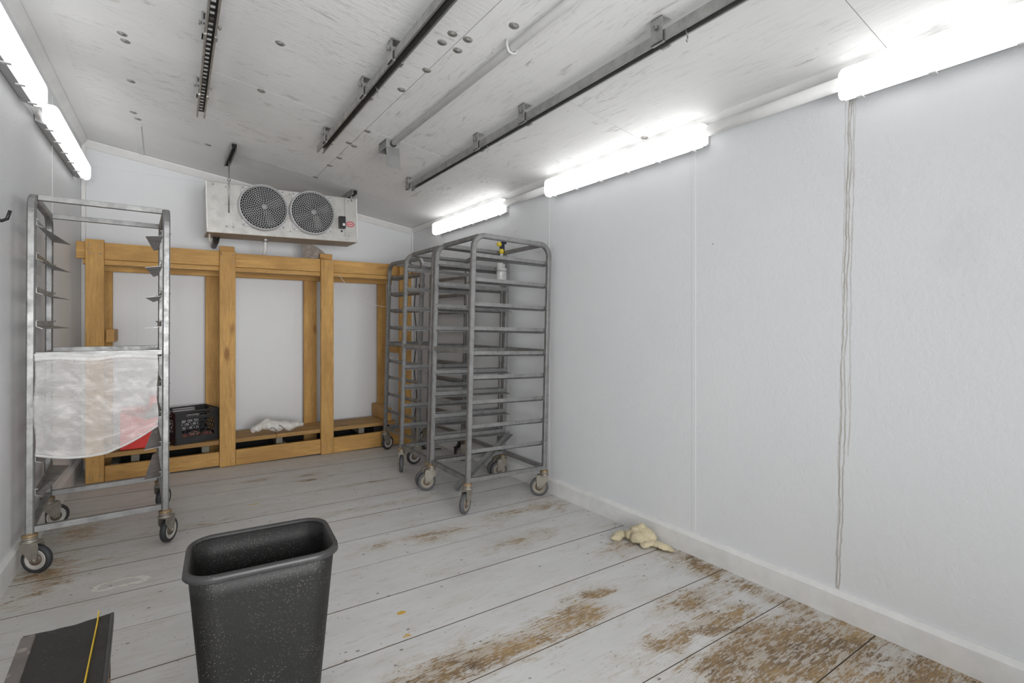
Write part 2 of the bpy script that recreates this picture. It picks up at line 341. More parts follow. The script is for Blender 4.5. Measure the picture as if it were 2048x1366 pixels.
# ---------------------------------------------------------------- setting
YB = 5.5; YF = -2.2; XR = 2.41
def xl(y): return -.60 + .022 * (y - 3.18)
struct(MB().box((-.9, YF, -.10), (XR + .1, YB + .1, -.045)).build('floor', plain('subfloor', (.05, .04, .03), .9)))
floor = bpy.data.objects['floor']
GRIME = plain('grimy_joint', (.10, .075, .05), .9)
bounds = [YF, -1.86, -1.52, -1.18, -.84, -.51, -.17, .165, .50, .842, 1.18, 1.516, 1.856, 2.201, 2.545, 2.89, 3.23, 3.565, 3.90, 4.235, 4.57, 4.91, 5.25, YB]
for i in range(len(bounds) - 1):
    a, b = bounds[i] + .001, bounds[i + 1] - .001; dz = random.uniform(-.0008, .0008); x0, x1 = -.66, XR
    e = .0013
    prof = [(a, -.04), (b, -.04), (b, -e), (b - e, 0), (a + e, 0), (a, -e)]
    m = MB(); k = len(prof)
    m.add([(x0, y, z + fz(x0) + dz) for y, z in prof] + [(x1, y, z + fz(x1) + dz) for y, z in prof],
          [tuple(range(k)), tuple(range(2 * k - 1, k - 1, -1))] + [(j, (j + 1) % k, (j + 1) % k + k, j + k) for j in range(k)])
    pk = m.build('plank', FLOOR, floor); pk.data.materials.append(GRIME)
    for p_ in pk.data.polygons:
        if p_.normal.z < .9: p_.material_index = 1
struct(MB().box((XR, YF, -.08), (XR + .08, YB, cz(XR) + .04)).build('wall_right', WALLR))
struct(MB().add([(xl(YF), YF, -.05), (xl(YB), YB, -.05), (xl(YB), YB, 2.9), (xl(YF), YF, 2.95),
                 (xl(YF) - .08, YF, -.05), (xl(YB) - .08, YB, -.05), (xl(YB) - .08, YB, 2.9), (xl(YF) - .08, YF, 2.95)],
                [(0, 1, 2, 3), (7, 6, 5, 4), (0, 4, 5, 1), (3, 2, 6, 7), (0, 3, 7, 4), (1, 5, 6, 2)]).build('wall_left', WALL))
struct(MB().prism([(xl(YB) - .08, -.05), (XR + .08, -.05), (XR + .08, cz(XR) + .03), (xl(YB) - .08, cz(xl(YB)) + .05)], Matrix.Translation((0, YB + .08, 0)) @ Matrix.Rotation(R(90), 4, 'X'), .08).build('wall_back', WALL))
def slab(x0, x1, y0, y1, z0, z1):   # a slab following the ceiling's fall, z0/z1 offsets from it
    return MB().add([(x, y, cz(x) + z) for z in (z0, z1) for x, y in ((x0, y0), (x1, y0), (x1, y1), (x0, y1))],
                    [(3, 2, 1, 0), (4, 5, 6, 7), (0, 1, 5, 4), (1, 2, 6, 5), (2, 3, 7, 6), (3, 0, 4, 7)])
ceil = struct(slab(-.80, XR + .08, YF, YB + .08, .008, .05).build('ceiling', SMOOTH))
sheets = []
for xa, xb in ((-.43, 1.108), (1.112, XR - .01)):
    for ya, yb in ((YF, -.42), (-.418, .80), (.803, 2.038), (2.042, 3.278), (3.282, 4.655)):
        sheets.append((xa, xb, ya, yb, slab(xa, xb, ya, yb, -.001, .0075).build('plywood_sheet', PLY if xa < 1 else PLYR, ceil)))
def washer(x, y):
    for xa, xb, ya, yb, o in sheets:
        if xa - .02 <= x <= xb + .02 and ya <= y <= yb + .004: break
    M = Matrix.Translation((x, y, cz(x))) @ Matrix.Rotation(R(8.4), 4, 'Y')
    m = MB(); m.lathe([(0, -.004), (.006, -.004), (.006, -.0026), (.021, -.0026), (.023, -.001), (.023, 0)], M, 14); m.build('washer', STEELW, o)
for x, y in ((-.165, 3.24), (-.155, 3.31), (-.152, 3.836), (-.162, 4.40), (-.139, 4.51), (.479, 2.69), (1.065, 2.00), (1.135, 1.985), (1.06, 2.09), (1.14, 2.09), (1.105, 2.352),
             (1.086, 2.632), (1.127, 3.312), (1.095, 3.615), (1.14, 3.64), (1.13, 3.969), (1.12, 4.209), (1.11, 4.62), (.30, 4.62), (.485, 3.30), (1.232, 1.76), (2.35, 2.01)): washer(x, y)
# crown strips, corner strips, baseboards, panel joint strips
struct(MB().add([(xl(y) + a, y, cz(xl(y)) + z) for y in (YF, YB) for a, z in ((0, .01), (.045, .0), (.045, -.008), (.010, -.05), (0, -.05))],
                [(0, 1, 2, 3, 4), (9, 8, 7, 6, 5)] + [(j, (j + 1) % 5, (j + 1) % 5 + 5, j + 5) for j in range(5)]).build('trim_1', WHITE))
struct(MB().add([(XR - a, y, cz(XR) + z) for y in (YF, YB) for a, z in ((0, .01), (.035, .01), (.035, -.004), (.010, -.04), (0, -.04))],
                [(0, 1, 2, 3, 4), (9, 8, 7, 6, 5)] + [(j, (j + 1) % 5, (j + 1) % 5 + 5, j + 5) for j in range(5)]).build('trim_2', WHITE))
struct(MB().add([(x, YB - a, cz(x) + z) for x in (xl(YB), XR) for a, z in ((0, .01), (.045, .006), (.045, -.006), (.012, -.055), (0, -.055))],
                [(0, 1, 2, 3, 4), (9, 8, 7, 6, 5)] + [(j, (j + 1) % 5, (j + 1) % 5 + 5, j + 5) for j in range(5)]).build('trim_3', WHITE))
struct(MB().box((XR - .022, YB - .022, 0), (XR, YB, cz(XR))).build('trim_4', WHITE, bevel=.006))
struct(MB().box((xl(YB), YB - .03, 0), (xl(YB) + .03, YB, cz(-.5) - .01)).build('trim_5', WHITE, bevel=.006))
struct(slab(-.16, -.125, 4.67, YB, 0, .009).build('trim_6', WHITE, bevel=.003))
nt = 7
def strip(a, b):
    a = list(a); b = list(b)
    global nt
    struct(MB().box(a, b).build('trim_%d' % nt, WALL, bevel=.0006)); nt += 1
for y in (-.72, 1.715, 2.985, 4.22): strip((XR - .0011, y - .012, .1), (XR + .01, y + .013, 2.33))
for x in (-.16, 1.13): strip((x - .018, YB - .003, .05), (x + .018, YB + .01, cz(x) - .05))
strip((xl(YB), YB - .004, 2.585), (.32, YB + .01, 2.60))
for y in (1.9, 3.12, 4.34): strip((xl(y) - .01, y - .012, .1), (xl(y) + .002, y + .012, 2.72))
def base_prof(t, h, d): return [(0, 0), (t, 0), (t, h - d), (t * .35, h), (0, h)]
def baseboard(name, p0, p1, out, t=.022, h=.118):
    m = MB(); pr = base_prof(t, h, .018)
    m.add([(p[0] + out * a, p[1], fz(p[0]) - .003 + z) for p in (p0, p1) for a, z in pr], [(0, 1, 2, 3, 4), (9, 8, 7, 6, 5)] + [(j, (j + 1) % 5, (j + 1) % 5 + 5, j + 5) for j in range(5)])
    return struct(m.build(name, mat_base))
mat_base = plain('painted_baseboard', (.80, .80, .79), .45, var=.07, scale=9)
baseboard('baseboard_right', (XR, YF), (XR, YB), -1, t=.03)
baseboard('baseboard_left', (xl(YF), YF), (xl(YB), YB), 1, t=.02, h=.13)

# ---------------------------------------------------------------- wall lamps
def lamp(wall, y0, y1, z, label, group='wall batten lamps'):
    sx = -1 if wall == 'r' else 1
    def wx(y): return XR if wall == 'r' else xl(y)
    t = tag(empty('batten_lamp', (wx(y0), (y0 + y1) / 2, z - .06)), label, 'lamp', group)
    off = Vector(t.location)
    def M(v): return Vector(v) - off
    def body(prof, ya, yb, ends, m, name, parent, smooth):
        b = MB(); n = len(prof); rows = []
        for (y, sc) in ends:
            rows.append([M((wx(y) + sx * (p[0] if p[0] < .03 else .03 + (p[0] - .03) * sc), y, z + p[1] * (.55 + .45 * sc))) for p in prof])
        vs = [v for r_ in rows for v in r_]; fs = []
        for i in range(len(rows) - 1):
            for j in range(n): fs.append((i * n + j, i * n + (j + 1) % n, (i + 1) * n + (j + 1) % n, (i + 1) * n + j))
        fs.append(tuple(range(n))[::-1]); fs.append(tuple((len(rows) - 1) * n + j for j in range(n)))
        b.add(vs, fs, smooth); return b.build(name, m, parent)
    hp = [(0.004, -.045), (.052, -.062), (.056, -.058), (.056, .058), (.052, .062), (0.004, .045)]
    body(hp, y0, y1, [(y0 + .012, 1), (y1 - .012, 1)], LHOUS, 'housing', t, False)
    lp = [(.052, -.063), (.080, -.063), (.094, -.058), (.103, -.046), (.106, -.030), (.106, .030), (.103, .046), (.094, .058), (.080, .063), (.052, .063)]
    e = [(y0, .35), (y0 + .008, .75), (y0 + .024, .97), (y0 + .04, 1), (y1 - .04, 1), (y1 - .024, .97), (y1 - .008, .75), (y1, .35)]
    body(lp, y0, y1, e, LENS if wall == 'r' else LENSL, 'diffuser', t, True)
    for k in range(6):
        y = y0 + .08 + (y1 - y0 - .16) * k / 5
        for s in (-1, 1):
            MB().cbox(M((wx(y) + sx * .055, y, z + s * .068)), (.034, .022, .007)).build('clip', CLIPM, t, bevel=.002)
ZR = 2.262
lamp('r', -.38, .965, ZR, 'nearest white batten lamp on the right wall, cut off by the picture edge')
lamp('r', 1.60, 2.93, ZR, 'middle lit batten lamp on the right wall, above the panel joints')
lamp('r', 3.50, 4.80, ZR - .01, 'farthest lit batten lamp on the right wall, above the pan racks')
lamp('l', 2.22, 3.57, 2.45, 'nearer lit batten lamp on the left wall, cut off at the left edge')
lamp('l', 3.82, 5.14, 2.445, 'farther lit batten lamp on the left wall, above the left pan rack')
def conduit(y0, y1, x, z, label, r=.02, band=True):
    o = MB().tube([(x, y0, z), (x, y1, z)], r, 12).build('conduit', PVC); tag(o, label, 'conduit', None); return o
conduit(.93, 1.64, XR - .05, 2.278, 'white wall conduit between nearest and middle lamps of the right wall', .028)
conduit(2.90, 3.54, XR - .05, 2.268, 'white wall conduit between middle and farthest lamps of the right wall', .028)
o = MB().tube([(xl(3.6) + .03, 3.56, 2.42), (xl(3.7) + .03, 3.85, 2.42)], .017, 12).build('conduit', PVC); tag(o, 'short grey conduit joining the two left wall lamps', 'conduit')

# ---------------------------------------------------------------- ceiling strut rails, pipe, box
def rail(x0, y0, x1, y1, h, brks, eyes, label, slots):
    L = math.hypot(x1 - x0, y1 - y0); ang = math.atan2(x0 - x1, y1 - y0)
    zb = cz((x0 + x1) / 2) - h
    root = tag(empty('strut_rail', (x0, y0, zb)), label, 'rail', 'ceiling strut rails'); root.rotation_euler = (0, 0, ang)
    W, H, T = .044, .043, .003
    ch = MB()
    for s in (-1, 1):
        ch.box((s * W / 2 - T / 2, 0, 0), (s * W / 2 + T / 2, L, H)); ch.box((s * (W / 2 - .0035) - .0035, 0, -.0005), (s * (W / 2 - .0035) + .0035, L, .0022)); ch.box((s * (W / 2 - .0065) - .0006, 0, 0), (s * (W / 2 - .0065) + .0006, L, .007))
    ch.build('channel', STRUT, root)
    if slots:
        wb = MB(); n = int(L / .05)
        for s in (-1, 1): wb.box((s * .0155 - .0065, .0, H - T), (s * .0155 + .0065, L - .0, H))
        for i in range(n + 1):
            y = L - i * .05; wb.box((-.01, y - .024, H - T), (.01, y, H))
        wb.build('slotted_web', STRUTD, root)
    else:
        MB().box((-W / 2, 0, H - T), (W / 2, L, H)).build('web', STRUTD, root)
    for y in brks:
        q = y - y0; b = MB(); hz = h - .003
        b.box((-.034, q - .028, -.004), (-.029, q + .028, hz)); b.box((-.034, q - .028, hz - .005), (.02, q + .028, hz)); b.box((-.034, q - .028, -.004), (-.015, q + .028, 0))
        b.box((.024, q - .02, 0.0), (.029, q + .02, hz - .03)); b.box((.016, q - .02, -.004), (.029, q + .02, 0))
        b.tube([(-.046, q, hz * .6), (.045, q, hz * .6)], .005, 8); b.cbox((-.042, q, hz * .6), (.008, .016, .016)); b.cbox((.038, q, hz * .6), (.008, .016, .016))
        b.build('hanger_bracket', STRUT, root)
    for y in eyes:
        q = y - y0; b = MB(); b.tube([(0, q, .01), (.012, q, -.006), (.015, q, -.018), (.015 - .007, q, -.03), (.015, q, -.037), (.022, q, -.03), (.017, q, -.012)], .0028, 6)
        b.build('eye_hook', STRUT, root)
rail(.140, .4, .207, 3.81, .10, (1.6, 2.72, 3.45), (), 'leftmost ceiling strut rail with a row of slots, nearest the left wall', True)
rail(.862, .0, .930, 3.74, .10, (1.0, 2.25, 2.68, 3.50), (2.55,), 'middle dark-channelled ceiling strut rail, left of the white ceiling pipe', False)
rail(1.600, -.4, 1.690, 3.93, .10, (.3, 1.31, 2.25, 2.76, 3.90), (1.20, 2.68), 'longest ceiling strut rail, right of the white ceiling pipe', False)
px = 1.285
o = MB().tube([(px - .02, -.6, cz(px) - .03), (px + .015, 3.30, cz(px) - .03)], .018, 14).build('ceiling_pipe', PVC); tag(o, 'long white plastic pipe running along the plywood ceiling to the grey box', 'pipe')
b = MB(); b.tube([(px - .028, 1.85, cz(px) + .0), (px - .028, 1.85, cz(px) - .03), (px - .018, 1.85, cz(px) - .052), (px, 1.85, cz(px) - .056), (px + .018, 1.85, cz(px) - .052), (px + .026, 1.85, cz(px) - .03), (px + .026, 1.85, cz(px))], .006, 8)
b.cbox((px + .038, 1.85, cz(px) - .005), (.03, .02, .005)); b.build('pipe_clamp', CLIPM, o)
jb = tag(empty('junction_box', (1.30, 3.37, cz(1.3) - .06)), 'open grey electrical box on the ceiling with its cover hanging down', 'electrical box')
g = MB(); g.box((-.045, -.06, .005), (-.041, .075, .066)); g.box((.041, -.06, -.005), (.045, .075, .058)); g.box((-.045, -.063, .0), (.045, -.06, .062)); g.box((-.045, .072, 0), (.045, .075, .062)); g.box((-.045, -.06, .054), (.045, .075, .058)); g.build('box', BOXM, jb)
Mx = Matrix.Translation((0, -.065, .0)) @ Matrix.Rotation(R(-24), 4, 'X') @ Matrix.Rotation(R(6), 4, 'Y')
MB().box((-.047, -.002, -.165), (.047, .002, .02), Mx).cbox((-.03, -.004, -.005), (.008, .006, .008), Mx).cbox((.03, -.004, -.005), (.008, .006, .008), Mx).build('cover', BOXM, jb, bevel=.001)
MB().lathe([(.0, .0), (.016, 0), (.022, .012), (.022, .024), (.018, .024)], Matrix.Translation((0, -.063, .03)) @ Matrix.Rotation(R(90), 4, 'X'), 12).build('pipe_nut', BLACK, jb)

# ---------------------------------------------------------------- evaporator
AY = 4.75
ac = tag(empty('evaporator_unit', (.91, AY + .16, 2.02)), 'galvanised twin-fan cooler unit hung from the ceiling by the back wall', 'cooling unit')
ac.rotation_euler = (0, -R(1.2), 0)
Wd, Hh, Dd = 1.215, .41, .32
x0, x1 = -Wd / 2, Wd / 2; y0 = -.16; y1 = .16
MB().box((x0, y0, .03), (x1, y1, Hh)).build('cabinet', GALV, ac, bevel=.004)
MB().box((x0 - .004, y0 - .004, .0), (x1 + .004, y0 + .002, .05)).box((x0 - .004, y0, .0), (x0, y1, .05)).box((x1, y0, .0), (x1 + .004, y1, .05)).build('lower_lip', GALV, ac, bevel=.001)
MB().box((x0 + .001, y0 + .003, -.001), (x1 - .001, y1, .028)).build('drip_tray', TRAY, ac)
MB().box((x0 - .003, y0 - .006, .03), (x0 + .004, y0 + .02, Hh + .003)).build('edge_strip', WHITE, ac)
MB().box((x1 - .004, y0 - .006, .03), (x1 + .003, y0 + .02, Hh + .003)).build('edge_strip', WHITE, ac)
MB().box((x0 + .165, y0 - .002, .05), (x0 + .175, y0 + .001, Hh)).box((x1 - .115, y0 - .002, .05), (x1 - .108, y0 + .001, Hh)).build('panel_seam', STRUT, ac)
def fan(cx, czz):
    base = MB(); Mf = Matrix.Translation((cx, y0, czz)) @ Matrix.Rotation(R(90), 4, 'X')
    pl = []
    for i in range(64):
        a = 2 * PI * i / 64; r = .193 + .034 * max(0, math.cos(4 * (a - PI / 4))) ** 4
        pl.append((r * math.cos(a), r * math.sin(a)))
    base.prism(pl, Mf, .012)
    bo = base.build('fan_guard', GRIDB, ac, bevel=.002)
    MB().lathe([(.197, .01), (.192, .046), (.187, .056), (.181, .056), (.180, .0)], Mf, 40).build('guard_rim', GRIDB, bo)
    MB().lathe([(0, .0135), (.18, .0135)], Mf, 32, False).build('opening_shade', DARK, bo)  # flat black disc painted as the shade behind the grille
    bl = MB()
    for k in range(4):
        a = k * PI / 2 + .5; Mb = Mf @ Matrix.Rotation(a, 4, 'Z') @ Matrix.Translation((.10, 0, .022)) @ Matrix.Rotation(R(12), 4, 'X')
        bl.prism([(-.07, -.02), (.05, -.045), (.06, .02), (-.06, .03)], Mb, .002)
    bl.lathe([(0, .028), (.03, .028), (.035, .014)], Mf, 14)
    bl.build('fan_blades', STRUTD, bo)
    gd = MB(); N = 11
    def rad(j): return .022 + (.183 - .022) * j / N
    def hh(j): return .070 - .016 * (j / N)
    for j in range(N + 1):
        gd.sweep([Mf @ Vector((rad(j) * math.cos(2 * PI * i / 40), rad(j) * math.sin(2 * PI * i / 40), hh(j))) for i in range(40)], sq(.0042, .0036), closed=True, normal=(0, -1, 0))
    for j in range(N):
        cnt = max(10, int(2 * PI * rad(j) / .0165) if j < 9 else 44)
        for i in range(cnt):
            a = 2 * PI * (i + .5 * (j % 2)) / cnt
            gd.sweep([Mf @ Vector((rad(j) * math.cos(a), rad(j) * math.sin(a), hh(j))), Mf @ Vector((rad(j + 1) * math.cos(a), rad(j + 1) * math.sin(a), hh(j + 1)))], sq(.0036), cap=False)
    gd.lathe([(0, .072), (.022, .071), (.022, .067)], Mf, 16)
    stuff(gd.build('guard_grille', GRID, bo))
    for sx in (-1, 1):
        for sz in (-1, 1):
            MB().lathe([(0, .018), (.006, .018), (.006, .011)], Mf @ Matrix.Translation((sx * .152, sz * .152, 0)), 8).build('screw', STEELW, bo)
fan(-.192, .235); fan(.205, .232)
sw = MB().box((x1 - .172, y0 - .05, .115), (x1 - .117, y0, .225)).build('control_box', BLACK, ac, bevel=.004)
MB().box((x1 - .146, y0 - .0515, .138), (x1 - .125, y0 - .05, .160)).build('control_label', LBL, sw)
MB().lathe([(0, .008), (.008, .008), (.009, 0)], Matrix.Translation((x1 - .142, y0, .095)) @ Matrix.Rotation(R(90), 4, 'X'), 10).build('knob', BLACK, ac)
Ml = Matrix.Translation((x1 - .062, y0 - .001, .165)) @ Matrix.Rotation(R(90), 4, 'X')
dc = MB().prism([(.034 * math.cos(2 * PI * i / 32), .022 * math.sin(2 * PI * i / 32)) for i in range(32)], Ml, .001).build('oval_badge', plain('pale_pink_badge', (.72, .42, .42), .4), ac)
MB().sweep([Ml @ Vector((.035 * math.cos(2 * PI * i / 32), .0225 * math.sin(2 * PI * i / 32), .0015)) for i in range(32)], sq(.002, .0065), closed=True, normal=(0, -1, 0)).build('badge_ring', REDL, dc)
MB().tube([Ml @ Vector((-.022 + .044 * i / 40, .0065 * math.sin(i * .95) * (1 - .3 * (i / 40)), .0015)) for i in range(41)], .0011, 5).build('badge_script', REDL, dc)
for sx, zz in ((-.56, .39), (-.47, .38), (-.42, .055), (-.47, .055), (0.02, .055), (0.02, .38), (.53, .055), (.53, .38), (.49, .055)):
    MB().lathe([(0, .004), (.005, .004), (.006, 0)], Matrix.Translation((sx, y0, zz)) @ Matrix.Rotation(R(90), 4, 'X'), 8).build('screw', STEELW, ac)
# hangers of the unit
def hang(x, ya, yb, rod, label):
    zc = cz(x); o = tag(empty('hanger_strut', (x, ya, zc)), label, 'hanger', 'struts the cooler unit hangs from')
    b = MB()
    for s in (-1, 1): b.box((s * .020 - .0015, 0, -.045), (s * .020 + .0015, yb - ya, -.003)); b.box((s * .016 - .004, 0, -.045), (s * .016 + .004, yb - ya, -.043))
    b.box((-.020, 0, -.010), (.020, yb - ya, -.007)); b.build('channel', STRUT, o)
    MB().box((-.0185, .002, -.040), (.0185, yb - ya - .002, -.011)).build('channel_shade', DARK, o)  # black filler, the shade inside the channel put in as colour
    m = MB(); m.tube([(0, AY - ya - .012, -.02), (0, AY - ya - .012, -.02 - rod)], .005, 8)
    m.build('threaded_rod', STRUT, o)
    MB().lathe([(0, -.008), (.013, -.008), (.013, .008), (0, .008)], Matrix.Translation((0, AY - ya - .012, -.20 if rod > .2 else -.05)), 6, False).build('nut', STRUT, o)
hang(.455, 4.37, 4.92, .45, 'long slotted ceiling strut and rod holding the left end of the cooler unit')
hang(1.46, 4.63, 5.0, .07, 'short stub strut holding the right end of the cooler unit')
o = MB().tube([(.76, 4.93, 2.03), (.76, 4.95, 1.99), (.76, 4.95, 1.93), (.76, 5.06, 1.88), (.76, 5.20, 1.87), (.76, 5.5, 1.86)], .013, 12).build('drain_pipe', PVC); tag(o, 'white drain pipe going down behind the beam from the cooler unit', 'pipe')
MB().lathe([(.013, 0), (.021, 0), (.021, .04), (.013, .04)], Matrix.Translation((.76, 4.95, 1.99)), 12).build('pipe_coupling', BOXM, o)
o = MB().tube([(.385, 4.98, 2.03), (.385, 5.0, 2.005), (.39, 5.1, 1.99), (.40, 5.46, 1.99)], .026, 12).build('insulated_pipe', BLACK); tag(o, 'black insulated pipe stub under the left end of the cooler unit', 'pipe')
o = MB().sweep([(.325, 4.86, 2.03), (.326, 4.865, 1.97), (.332, 4.87, 1.945)], sq(.012, .003)).build('bent_strap', CAST); tag(o, 'small bent metal strap hanging below the cooler unit corner', 'strap')

# ---------------------------------------------------------------- timber frame
tf = tag(empty('timber_frame', (.85, 5.2, .03)), 'raw pine post-and-beam frame with a low plank shelf along the back wall', 'wooden frame')
def tb(name, a, b, m, bev=.004):
    off = Vector(tf.location)
    return MB().box(Vector(a) - off, Vector(b) - off).build(name, m, tf, bevel=bev)
for x0_, x1_, zt in ((-.474, -.362, 1.908), (.407, .528, 1.890), (1.243, 1.360, 1.878), (2.03, 2.16, 1.88)):
    tb('post', (x0_, 4.965, fz(x0_) + .001), (x1_, 5.005, zt), WZ)
for x0_, x1_ in ((-.40, -.338), (.33, .445), (1.185, 1.31), (1.955, 2.05)):
    tb('rear_post', (x0_, 5.40, fz(x0_) + .001), (x1_, 5.44, 1.74), WZ)
for x0_, x1_ in ((-.532, .465), (.467, 1.30), (1.302, 2.17)):
    tb('beam', (x0_, 5.008, 1.762), (x1_, 5.046, 1.893 - (.01 if x0_ > 0 else 0)), WX)
    tb('top_plate', (x0_ + (.04 if x0_ < 0 else 0), 5.010, 1.722), (x1_, 5.11, 1.760), WX)
tb('rear_beam', (-.42, 5.36, 1.70), (2.1, 5.398, 1.80), WX)
for x in (.41, 1.245): # short blocks behind the two inner post heads
    tb('block', (x, 5.01, 1.885), (x + .115, 5.05, 1.938), WX, .006)
for x0_, x1_ in ((-.36, .405), (.53, 1.241), (1.362, 2.028)):
    tb('kick_board', (x0_, 4.972, fz(x0_) + .001), (x1_, 5.008, .168), WX)
for x0_, x1_ in ((-.49, .86), (.862, 2.0)):
    for k, (ya, yb) in enumerate(((5.01, 5.14), (5.145, 5.27), (5.275, 5.395))):
        tb('shelf_plank', (x0_, ya - (.035 if k == 0 and False else 0), .222 + .002 * (k % 2)), (x1_ - .004 * k, yb, .258 + .002 * (k % 2)), WSH)
for x in (-.2, .28, .86, 1.62): tb('spacer', (x, 5.02, .168), (x + .055, 5.38, .221), WDK)
for x in (-.33, .9, 1.9): tb('sleeper', (x, 5.03, fz(x) + .001), (x + .05, 5.39, .166), WDK)
tb('side_rail', (-.355, 5.02, 1.12), (-.302, 5.395, 1.22), WY); tb('side_rail', (1.90, 5.00, .262), (1.955, 5.44, .395), WY)
tb('side_rail', (2.0, 5.01, .96), (2.045, 5.395, 1.03), WY); tb('side_rail', (2.18, 4.98, 1.80), (2.23, 5.2, 1.89), WY)
tb('shade_backing', (-.47, 5.445, .03), (2.1, 5.46, .222), plain('gap_shade_sheet', (.012, .012, .012), .9))  # added sheet, its black stands in for the shade below the shelf
# nail heads
for x in (-.45, -.385, .425, .505, 1.265, 1.335):
    for z in (1.86, 1.80, .1): 
        n_ = MB().lathe([(0, .002), (.005, .0015), (.006, 0)], Matrix.Translation(Vector((x, 4.965, z)) - Vector(tf.location)) @ Matrix.Rotation(R(90), 4, 'X'), 8).build('nail_head', STEELW, tf)
o = MB(); Mdk = Matrix.Translation((1.105, 5.075, 1.762)) @ Matrix.Rotation(R(84), 4, 'X')
def arcpts(r, a0, a1, n): return [(r * math.cos(R(a0 + (a1 - a0) * i / n)), r * math.sin(R(a0 + (a1 - a0) * i / n))) for i in range(n + 1)]
o.prism([(0, 0)] + arcpts(.28, 0, 90, 18), Mdk, .004)
for i in range(20):
    a0 = 90 * i / 20 + 1; a1 = a0 + 2.4
    o.prism(arcpts(.20, a0, a1, 1) + arcpts(.277, a1, a0, 1), Mdk @ Matrix.Translation((0, 0, .004)), .008)
    o.prism(arcpts(.07, a0, a1, 1) + arcpts(.18, a1, a0, 1), Mdk @ Matrix.Translation((0, 0, .004)), .006)
o.prism(arcpts(.184, 0, 90, 18) + arcpts(.194, 90, 0, 18), Mdk @ Matrix.Translation((0, 0, .004)), .010)
o = o.build('ribbed_disc', BRN); tag(o, 'brownish ribbed quarter disc standing up behind the beam under the cooler', 'disc')
o = MB().tube([(1.405 + .45 * t, 4.95 - .1 * t, 1.735 - .30 * (1 - (1 - t) ** 2.2)) for t in [i / 16 for i in range(17)]], .0022, 6).build('loose_wire', WIRE); tag(o, 'thin white wire sagging from the beam toward the racks', 'wire')

# ---------------------------------------------------------------- pan racks
def caster(root, pos, ang, H=.185, big=.068, ring=RING, hub=HUB):
    a = R(ang); d = Vector((math.cos(a), math.sin(a), 0)); n = Vector((-math.sin(a), math.cos(a), 0))
    p = Vector(pos); c = p + d * .034; c.z = big + .001
    M = Matrix((( d.x, n.x, 0, p.x), (d.y, n.y, 0, p.y), (0, 0, 1, 0), (0, 0, 0, 1)))
    f = MB()
    f.lathe([(0, H), (.026, H), (.030, H - .010), (.030, H - .018), (.022, H - .022), (.034, H - .026), (.035, H - .034), (0, H - .034)], M, 18)
    for s in (-1, 1):
        vs = [(-.030, H - .030), (.050, H - .030), (.055, H - .055), (.046, big - .010), (.022, big - .010), (-.030, H - .065)]
        f.prism([(x, z) for x, z in vs], M @ Matrix.Translation((0, s * .0205 + .0015, 0)) @ Matrix.Rotation(R(90), 4, 'X'), .003)
    f.box((-.030, -.021, H - .036), (.050, .021, H - .030), M)
    f.tube([M @ Vector((.034, -.026, big)), M @ Vector((.034, .026, big))], .008, 8)
    fo = f.build('caster', CAST, root)
    Mw = M @ Matrix.Translation((.034, 0, big)) @ Matrix.Rotation(R(90), 4, 'X')
    MB().lathe([(big * .70, -.013), (big * .78, -.0155), (big * .92, -.014), (big * .99, -.008), (big, 0), (big * .99, .008), (big * .92, .014), (big * .78, .0155), (big * .70, .013)], Mw, 28).build('tire', TIRE if ring is RING else RUB, fo)
    MB().lathe([(0, -.010), (big * .3, -.014), (big * .34, -.008), (big * .56, -.007), (big * .6, -.0145), (big * .72, -.0135), (big * .72, .0135), (big * .6, .0145), (big * .56, .007), (big * .34, .008), (big * .3, .014), (0, .010)], Mw, 28).build('wheel', ring, fo)
    MB().lathe([(0, -.0165), (.012, -.0165), (big * .4, -.0145), (big * .42, -.008), (big * .42, .008), (big * .4, .0145), (.012, .0165), (0, .0165)], Mw, 18).build('hub', hub, fo)
    MB().lathe([(0, H + .012), (.018, H + .012), (.021, H + .004), (.031, H + .002), (.031, H - .008), (0, H - .008)], M, 18).build('collar', BRASS, fo)
